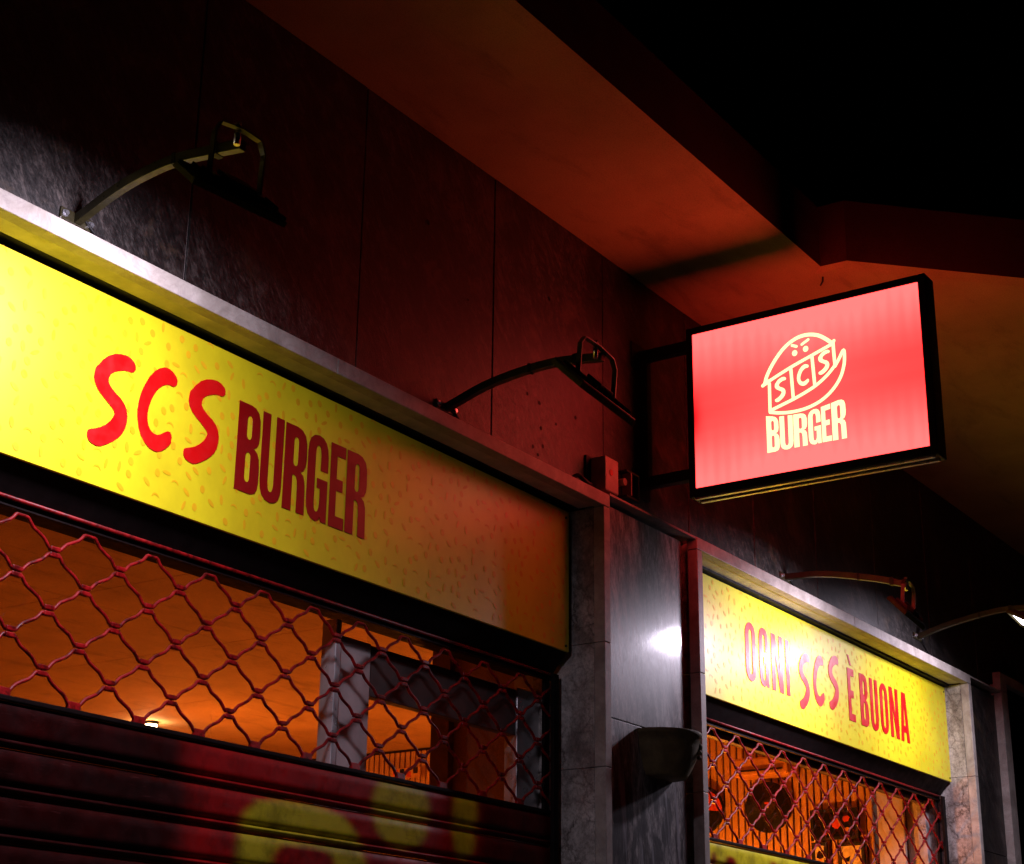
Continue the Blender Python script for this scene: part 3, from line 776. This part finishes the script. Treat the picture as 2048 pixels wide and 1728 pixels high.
vinyl(1.305, 3.02, .157, 'black vinyl record hung on the slatted wall behind the right grille', 0)
vinyl(1.76, 3.03, .15, 'record with a red sleeve print beside the marble frame, left of the black one', 0, red=True)
def poster(y0, y1, z0, z1, label, kind):
    yc, zc = (y0+y1)/2, (z0+z1)/2; loc = (9.875, yc, zc)
    t = thing('framed_print', label, 'picture', loc, 'framed prints low on the slatted wall')
    w2, h2 = (y1-y0)/2, (z1-z0)/2
    fr = MB()
    fr.box(-.008, .01, -w2, w2, h2-.02, h2); fr.box(-.008, .01, -w2, w2, -h2, -h2+.02)
    fr.box(-.0075, .01, -w2, -w2+.02, -h2+.02, h2-.02); fr.box(-.0075, .01, w2-.02, w2, -h2+.02, h2-.02)
    fr.build('picture_frame', M['black'], t)
    MB().box(-.002, .008, -w2+.02, w2-.02, -h2+.02, h2-.02).build('print', M['paper'] if kind else M['vinyl'], t)
    rn = random.Random(kind+11)
    for i in range(5):
        cy, cz, rr = rn.uniform(-w2*.6, w2*.6), rn.uniform(-h2*.6, h2*.6), rn.uniform(.012, .035)
        m = MB(); m.add([(-.003-i*.0006, cy+rr*math.cos(k*.7)*rn.uniform(.7, 1.2), cz+rr*math.sin(k*.7)*rn.uniform(.7, 1.2)) for k in range(9)], [tuple(range(9))])
        m.build('print_shape', rn.choice([M['redprint'], M['orangeprint'], M['paper'], M['vinyl']]), t)
poster(.72, 1.03, 2.80, 2.985, 'dark framed print on the slatted wall right of the black record', 0)
poster(.93, 1.03, 2.60, 2.79, 'small cream framed print below the dark one', 1)
poster(.69, .86, 2.56, 2.78, 'orange and cream print beside the lower small print', 2)
ac = thing('wall_heater', 'pale slanted box unit high on the slatted wall above the black record', 'air conditioner', (9.8, 1.2, 3.3))
off(MB().prism_x([(1.10, 3.20), (1.48, 3.20), (1.48, 3.31), (1.10, 3.31)], 9.72, 9.90).build('casing', M['orangeprint'], ac, bevel=.012), (9.8, 1.2, 3.3))
off(MB().box(9.705, 9.719, 1.13, 1.45, 3.225, 3.235).build('air_slot', M['darkwood'], ac), (9.8, 1.2, 3.3))

def menu_board(y0, y1, z0, z1, label, seed):
    yc, zc = (y0+y1)/2, (z0+z1)/2; loc = (9.86, yc, zc)
    t = thing('menu_board', label, 'menu board', loc, 'pale boards on the slatted wall')
    w2, h2 = (y1-y0)/2, (z1-z0)/2
    MB().box(-.004, .004, -w2, w2, -h2, h2).build('board', M['orangeprint'], t, bevel=.002)
    rn = random.Random(seed)
    for i in range(4):
        cy, cz = -w2+.04+(2*w2-.08)*i/3, rn.uniform(-h2*.4, h2*.4)
        MB().box(-.0062-i*.0002, -.0045, cy-.02, cy+.02, cz-.02, cz+.022).build('board_picture', rn.choice([M['darkwood'], M['redprint'], M['vinyl']]), t)
menu_board(4.02, 4.28, 3.40, 3.475, 'pale board with small dark pictures low on the slatted wall beside the mullion', 2)
menu_board(3.72, 3.95, 3.36, 3.435, 'pale board with small dark pictures nearest the dark inner post', 5)

def pendant(x, y, z, label):  # unseen pendant, added to light the shop ceiling, slats and partition
    t = thing('added_pendant', label, 'lamp', (x, y, z), 'added pendants lighting the shop')
    MB().tube([(0, 0, .10), (0, 0, CZ-z-.002)], .0011, 6).build('cord', M['paper'], t)
    m = MB(); n = 24; vs = []
    pr = [(.012, .12), (.022, .10), (.030, .02), (.034, -.005)]
    for (rr, h) in pr:
        for k in range(n): q = 2*math.pi*k/n; vs.append((rr*math.cos(q), rr*math.sin(q), h))
    m.add(vs, [(i*n+k, i*n+(k+1) % n, (i+1)*n+(k+1) % n, (i+1)*n+k) for i in range(len(pr)-1) for k in range(n)])
    m.smooth = True; m.build('shade', M['black'], t)
    m = MB(); vs = []; 
    for i in range(7):
        a = -math.pi/2+math.pi*i/6
        for k in range(12): q = 2*math.pi*k/12; vs.append((.055*math.cos(a)*math.cos(q), .055*math.cos(a)*math.sin(q), -.05+.055*math.sin(a)))
    m.add(vs, [(i*12+k, i*12+(k+1) % 12, (i+1)*12+(k+1) % 12, (i+1)*12+k) for i in range(6) for k in range(12)])
    m.smooth = True; m.build('bulb', M['warm2'] if y < 2 else M['warm'], t)
for i, (x, y, z) in enumerate(((9.0, 1.35, 2.15), (8.15, 4.45, 3.05), (9.1, 3.2, 2.2), (4.2, 4.4, 1.7))):
    pendant(x, y, z, ['unseen pendant added low near the records to light the slats', 'unseen pendant added highest in the middle to light the ceiling', 'unseen pendant added low by the middle of the slatted wall for light', 'unseen pendant added lowest at the left end to light the partition'][i])
dl = thing('ceiling_spotlight', 'small bright spotlight on the shop ceiling seen above the shutter', 'spotlight', (8.15, 5.0, CZ))
MB().tube([(0, 0, 0), (0, 0, -.02)], .05, 16).build('base', M['black'], dl)
MB().tube([(0, 0, -.021), (-.01, -.006, -.06)], .042, 16).build('glowing_head', M['spot'], dl)

# ------------------------------------------------------------------ sign flood lamps on curved arms
def spline(pts, n=6):
    P = [Vector(p) for p in pts]; P = [2*P[0]-P[1]]+P+[2*P[-1]-P[-2]]; o = []
    for i in range(1, len(P)-2):
        for k in range(n):
            t = k/n; a, b, c, d = P[i-1], P[i], P[i+1], P[i+2]
            o.append(.5*((2*b)+(c-a)*t+(2*a-5*b+4*c-d)*t*t+(3*b-a-3*c+d)*t**3))
    o.append(P[-2]); return o
def flood(base, arm, headc, yaw, tilt, lit, label, size=(.34, .14), watts=LAMP_WATTS):
    bx, by, bz = base
    t = thing('flood_lamp', label, 'lamp', base, 'flood lamps over the signs')
    L = lambda p: (p[0]-bx, p[1]-by, p[2]-bz)
    # wall bracket
    MB().box(-.062, .062, -.008, 0, -.018, .020).build('wall_plate', M['arm'], t, bevel=.004)
    for sx in (-.048, .045):
        MB().tube([(sx, -.008, .001), (sx, -.013, .001)], .011, 12).build('washer', M['bolt'], t)
        MB().tube([(sx, -.0132, .001), (sx, -.021, .001)], .0072, 6).build('bolt', M['bolt'], t)
    A = spline([L(p) for p in arm])
    e = A[-1]
    d = Vector((A[-1].x-A[0].x, A[-1].y-A[0].y, 0)).normalized(); sd = Vector((-d.y, d.x, 0))
    MB().bar(A, .024, .030, side=sd).build('arm', M['arm'], t, bevel=.002)
    q = A[int(len(A)*.55)]; MB().bar([q-d*.006, q+d*.006], .028, .034, side=sd).build('cable_tie', M['black'], t)
    q = A[int(len(A)*.80)]; MB().bar([q-d*.010, q+d*.010], .030, .037, side=sd).build('cable_tie', M['black'], t)
    # power cable clipped under the arm, and its tail down to the wall
    MB().tube([p+sd*.016+Vector((0, 0, .012)) for p in A], .0045, 6).build('cable', M['black'], t)
    MB().tube(spline([A[0]+Vector((.015, 0, .02)), (.05, -.012, -.01), (.11, -.006, -.045), (.17, -.004, -.075)], 5), .005, 6).build('cable_tail', M['black'], t)
    # yoke and head, turned together
    hc = Vector(L(headc)); Rm = Matrix.Rotation(yaw, 3, 'Z')
    def W(p): return hc+Rm @ Vector(p)
    w2 = size[0]/2-.07; top = e.z-hc.z+.012
    MB().bar([W((-w2, .0, 0)), W((-w2, -.01, top*.8)), W((-w2*.8, -.012, top)), W((0, -.012, top+.008)), W((w2*.8, -.012, top)), W((w2, -.01, top*.8)), W((w2, 0, 0))], .018, .005, side=Rm @ Vector((0, 1, 0))).build('yoke', M['arm'], t)
    MB().tube([Vector((W((0,0,top)).x, W((0,0,top)).y, hc.z+top-.035)), Vector((W((0,0,top)).x, W((0,0,top)).y, hc.z+top+.03))], .009, 8).build('yoke_bolt', M['bolt'], t)
    # tilted head: local n = direction the light leaves
    ct, st = math.cos(tilt), math.sin(tilt)
    nloc = Vector((0, ct, -st)); uloc = Vector((0, st, ct)); xloc = Vector((1, 0, 0))
    def H(x, u, n_): return W(xloc*x+uloc*u+nloc*n_)
    sx, su = size[0]/2, size[1]/2
    def hb(a, b, c, d_, e_, f_):
        m = MB(); m.box(a, b, c, d_, e_, f_); m.v = [tuple(H(*p)) for p in m.v]; return m
    hb(-sx, sx, -su, su, -.006, .008).build('housing', M['black'], t, bevel=.004)
    rim = MB()
    for q in ((-sx-.003, sx+.003, -su-.003, -su+.006, .0035, .020), (-sx-.003, sx+.003, su-.006, su+.003, .0035, .020), (-sx-.003, -sx+.006, -su+.0065, su-.0065, .0035, .020), (sx-.006, sx+.003, -su+.0065, su-.0065, .0035, .020)): rim.box(*q)
    rim.v = [tuple(H(*p)) for p in rim.v]; rim.build('rim', M['rim'], t)
    for k in range(9):
        x = -sx+.03+k*(2*sx-.06)/8
        hb(x-.003, x+.003, -su+.02, su-.02, -.018, -.0065).build('cooling_fin', M['black'], t)
    hb(-.05, .05, -.035, .035, -.030, -.0185).build('driver_box', M['black'], t, bevel=.003)
    hb(-sx+.03, sx-.03, -su+.012, su-.012, .0095, .0115).build('led_face', M['lamp'] if lit else M['lamp_off'], t)
    if lit:
        ld = bpy.data.lights.new('led_light', 'AREA'); ld.shape = 'RECTANGLE'; ld.size = 2*sx-.07; ld.size_y = 2*su-.03
        ld.energy = watts; ld.color = LED; ld.spread = R(152)
        lo = bpy.data.objects.new('led_light', ld); COL.objects.link(lo); lo.parent = t
        zc = -(Rm @ nloc).normalized(); xc = (Rm @ xloc).normalized(); yc = zc.cross(xc)
        mm = Matrix((xc, yc, zc)).transposed().to_4x4(); mm.translation = H(0, 0, .016); lo.matrix_local = mm
    for s_ in (-1, 1):
        a = s_*(w2); hb(a-.011, a+.009, -.014, .014, -.020, -.0065).build('knuckle', M['arm'], t)
        MB().tube([W((a-.02*s_, 0, 0)), W((a+.02*s_, 0, 0))], .009, 8).build('pivot_bolt', M['bolt'], t)
    return t
flood((2.931, WY, 3.797), [(2.931, .085, 3.797), (2.931, -.10, 3.856), (2.931, -.272, 3.877), (2.931, -.404, 3.866), (2.931, -.545, 3.848)],
      (2.890, -.56, 3.690), R(-6), R(47), True, 'lit flood lamp on a curved arm above the start of the left sign', (.31, .11))
flood((4.723, WY, 3.797), [(4.723, .085, 3.797), (4.723, -.12, 3.854), (4.723, -.366, 3.875), (4.723, -.585, 3.852)],
      (4.67, -.585, 3.712), R(6), R(45), False, 'unlit flood lamp silhouetted against the red wall, nearest the red hanging sign', (.42, .15))
flood((7.602, WY, 3.812), [(7.602, .085, 3.815), (7.602, -.126, 3.800), (7.602, -.383, 3.742), (7.602, -.545, 3.690)],
      (7.62, -.53, 3.565), R(7), R(43), True, 'lit flood lamp on a thin bowed arm above the middle of the right sign', (.34, .11))
flood((9.384, WY, 3.862), [(9.384, .085, 3.862), (9.375, -.112, 3.912), (9.30, -.407, 3.935), (9.24, -.60, 3.92)],
      (9.20, -.64, 3.815), R(6), R(60), True, 'lit flood lamp with its white face showing at the right picture edge', (.36, .20))

# ------------------------------------------------------------------ projecting light-box sign
PX = 6.12; pl = (PX+.045, -.715, 4.17)
ps = thing('projecting_sign', 'red backlit light box sign with burger logo sticking out from the wall', 'light box sign', pl)
Y0, Y1, Z0, Z1 = -1.262, -.172, 3.785, 4.556
def PB(nm, mt, *a, bevel=0): return off(MB().box(*a).build(nm, mt, ps, bevel), pl)
b = MB()
fw = .031
for a in ((PX-.004, PX+.094, Y0, Y0+fw, Z0, Z1), (PX-.004, PX+.094, Y1-fw, Y1, Z0, Z1)):
    PB('frame_profile', M['black'], *a, bevel=.004)
for a in ((PX-.004, PX+.094, Y0+fw+.0005, Y1-fw-.0005, Z0, Z0+.038), (PX-.004, PX+.094, Y0+fw+.0005, Y1-fw-.0005, Z1-.032, Z1)):
    PB('frame_profile', M['black'], *a, bevel=.004)
PB('bottom_strip', M['alu'], PX+.008, PX+.024, Y0+.02, Y1-.02, Z0-.008, Z0-.0005)
PB('bottom_strip', M['alu'], PX+.060, PX+.076, Y0+.02, Y1-.02, Z0-.008, Z0-.0005)
PB('core', M['black'], PX+.03, PX+.06, Y0+.032, Y1-.032, Z0+.039, Z1-.033)
def disp(x, nm):
    me = MB().box(-.001, .001, -.5135, .5135, -.3495, .3495).mesh(nm, M['display'])
    return link(nm, me, ps, (x-pl[0], -.715-pl[1], 4.1735-pl[2]))
disp(PX+.001, 'display_face'); disp(PX+.089, 'display_face')
def stroke(nm, pts, wdt, k=0):
    n = len(pts); x = PX-.0008-k*.0001
    # subdivide smoothly
    P = spline([(0, a, b) for a, b in pts], 5) if n > 2 else [Vector((0, a, b)) for a, b in pts]
    m = MB(); vs = []
    L_ = []; R_ = []
    for i, p in enumerate(P):
        t = (P[min(i+1, len(P)-1)]-P[max(i-1, 0)]).normalized(); nn = Vector((0, -t.z, t.y))*wdt/2
        L_.append(p+nn); R_.append(p-nn)
    t0 = (P[1]-P[0]).normalized(); t1 = (P[-1]-P[-2]).normalized()
    def cap(c, t):
        nn = Vector((0, -t.z, t.y)); return [c+(nn*math.cos(a)+t*math.sin(a))*wdt/2 for a in [math.pi*(j+1)/8 for j in range(7)]]
    outl = L_+cap(P[-1], t1)+R_[::-1]+cap(P[0], -t0)
    # quad strip plus cap fans
    vs = [(x, q.y, q.z) for q in L_+R_]; N = len(P)
    fs = [(i, i+1, N+i+1, N+i) for i in range(N-1)]
    m.add(vs, fs)
    c1 = [(x, q.y, q.z) for q in [L_[-1]]+cap(P[-1], t1)+[R_[-1]]]; m.add(c1, [tuple(range(len(c1)))])
    c0 = [(x, q.y, q.z) for q in [R_[0]]+cap(P[0], -t0)+[L_[0]]]; m.add(c0, [tuple(range(len(c0)))])
    return off(m.build(nm, M['logo'], ps), pl)
LG = dict(bun=[(-.530,4.219),(-.539,4.227),(-.549,4.256),(-.569,4.292),(-.597,4.33),(-.632,4.366),(-.67,4.39),(-.707,4.402),(-.748,4.402),(-.787,4.39),(-.819,4.368),(-.849,4.340)],
 tail=[(-.532,4.220),(-.547,4.226),(-.559,4.235)],
 top=[(-.555,4.232),(-.657,4.273),(-.757,4.307),(-.853,4.339)], rv=[(-.857,4.350),(-.853,4.335),(-.856,4.241)],
 outer=[(-.856,4.237),(-.876,4.267),(-.897,4.300),(-.899,4.261),(-.893,4.226),(-.878,4.186),(-.849,4.146),(-.808,4.112),(-.761,4.09),(-.706,4.078),(-.648,4.077),(-.597,4.084),(-.559,4.094)],
 left=[(-.56,4.221),(-.558,4.096)], low=[(-.563,4.102),(-.62,4.118),(-.672,4.133),(-.728,4.153),(-.772,4.173),(-.813,4.2),(-.839,4.223),(-.862,4.248)],
 d1=[(-.66,4.268),(-.665,4.138)], d2=[(-.757,4.302),(-.763,4.178)], brow=[(-.715,4.365),(-.744,4.380)], brow2=[(-.671,4.370),(-.690,4.361)])
for k, (nm, pts) in enumerate(LG.items()):
    stroke('logo_stroke', pts, .0165 if nm in ('bun',) else (.0125 if 'brow' in nm else .0145), k)
for k, (cy, cz) in enumerate(((-.681, 4.333), (-.731, 4.341))):
    m = MB(); m.add([(PX-.0022, cy+.0125*math.cos(q*.5236), cz+.0135*math.sin(q*.5236)) for q in range(12)], [tuple(range(12))])
    off(m.build('logo_dot', M['logo'], ps), pl)
for ch, a, b, c, d in (('S', -.583, -.637, 4.132, 4.238), ('C', -.686, -.741, 4.180, 4.273), ('S', -.783, -.837, 4.212, 4.316)):
    place_letter(ch, a, b, c, d, PX-.0028, M['logo'], ps, pl, 'side', .0006)
def toplin(y):       # the word's top edge follows the curve of the bun
    pts = [(-.536, 4.082), (-.60, 4.068), (-.66, 4.064), (-.72, 4.063), (-.785, 4.073), (-.83, 4.081), (-.892, 4.094)]
    for (a, b), (c, d) in zip(pts, pts[1:]):
        if c <= y <= a: return b+(d-b)*(y-a)/(c-a)
    return pts[-1][1] if y < pts[-1][0] else pts[0][1]
for ch, a, b, z0 in (('B', -.539, -.596, 3.918), ('U', -.599, -.658, 3.919), ('R', -.661, -.722, 3.919), ('G', -.726, -.781, 3.918), ('E', -.785, -.826, 3.919), ('R', -.830, -.893, 3.918)):
    place_letter(ch, a, b, z0, 4.07, PX-.0028, M['logo'], ps, pl, 'side', .0006, top=(lambda u, a=a, b=b, z0=z0: toplin(a+(b-a)*u)-z0-.0015))
for z in (4.492, 3.90):
    PB('bracket_arm', M['black'], PX+.022, PX+.068, Y1, WY-.007, z-.024, z+.024, bevel=.003)
    PB('wall_flange', M['black'], PX-.03, PX+.12, WY-.0065, WY-.0005, z-.06, z+.06, bevel=.002)
PB('upright', M['black'], PX+.025, PX+.065, WY-.05, WY-.0075, 3.925, 4.467, bevel=.003)

# ------------------------------------------------------------------ small fittings on the wall
loc = (5.77, WY, 3.83)
wb = thing('alarm_box', 'small pale box on the slate wall above the corner of the left marble frame', 'alarm box', loc)
MB().box(-.075, .075, -.012, 0, -.07, .07).build('back_plate', M['black'], wb)
MB().box(-.045, .062, -.085, -.0125, -.085, .065).build('cover', M['white'], wb, bevel=.006)
MB().tube([(-.0, -.0855, .0), (-.0, -.087, .0)], .014, 12).build('emblem', M['redprint'], wb)
MB().tube(spline([(-.07, -.03, -.06), (-.13, -.05, -.075), (-.17, -.03, -.05), (-.20, -.01, -.07), (-.24, -.004, -.06)], 6), .009, 8).build('cable', M['black'], wb)
loc = (5.99, WY, 3.845)
jb = thing('junction_box', 'small dark open box with a round red knob right of the pale alarm box', 'junction box', loc)
MB().box(-.03, .075, -.012, 0, -.06, .06).build('back_plate', M['black'], jb)
m = MB(); m.box(-.03, .075, -.05, -.0125, .052, .06); m.box(-.03, .075, -.05, -.0125, -.06, -.052); m.box(.067, .075, -.05, -.0125, -.0515, .0515)
m.build('rim', M['arm'], jb)
MB().box(-.004, .004, -.055, -.0125, -.05, .05).build('divider', M['white'], jb)
MB().tube([(-.045, -.0, .0), (-.045, -.05, .0)], .016, 14).build('knob', M['white'], jb)

loc = (6.205, .044, 2.82)
bw = thing('wall_bowl', 'dark half bowl wall lamp on the slate pillar below the bright reflection', 'wall lamp', loc)
m = MB(); n = 22; vs = []
pr = [(.172, .0), (.176, .0), (.178, -.006), (.176, -.020), (.170, -.022), (.166, -.06), (.155, -.10), (.138, -.14), (.118, -.172), (.112, -.182), (.0, -.183)]
for (rr, h) in pr:
    for k in range(n+1):
        q = math.pi*k/n; vs.append((rr*math.cos(q), -rr*math.sin(q), h))
fs = [(i*(n+1)+k, i*(n+1)+k+1, (i+1)*(n+1)+k+1, (i+1)*(n+1)+k) for i in range(len(pr)-1) for k in range(n)]
m.add(vs, fs); m.smooth = True; m.build('bowl', M['bowl'], bw)
m = MB(); vs = []; pr = [(.172, 0), (.165, -.02), (.150, -.10), (.108, -.17), (0, -.172)]
for (rr, h) in pr:
    for k in range(n+1):
        q = math.pi*k/n; vs.append((rr*math.cos(q), -rr*math.sin(q), h))
m.add(vs, [(i*(n+1)+k, i*(n+1)+k+1, (i+1)*(n+1)+k+1, (i+1)*(n+1)+k) for i in range(len(pr)-1) for k in range(n)]); m.smooth = True
m.build('lining', M['bowl'], bw)
q = R(66); cx, cy = .168*math.cos(q), -.168*math.sin(q)
rn = random.Random(4)
for dx, dz, rr in ((0, -.055, .016), (.012, -.075, .012), (-.010, -.08, .012), (.004, -.098, .010)):
    m = MB(); vs = []
    for i in range(6):
        a = -math.pi/2+math.pi*i/5
        for k in range(10): p = 2*math.pi*k/10; vs.append((cx+dx+rr*math.cos(a)*math.cos(p), cy+.004+dx*.6+rr*math.cos(a)*math.sin(p), dz+rr*math.sin(a)))
    m.add(vs, [(i*10+k, i*10+(k+1) % 10, (i+1)*10+(k+1) % 10, (i+1)*10+k) for i in range(5) for k in range(10)]); m.smooth = True
    m.build('ornament', M['bowl'], bw)
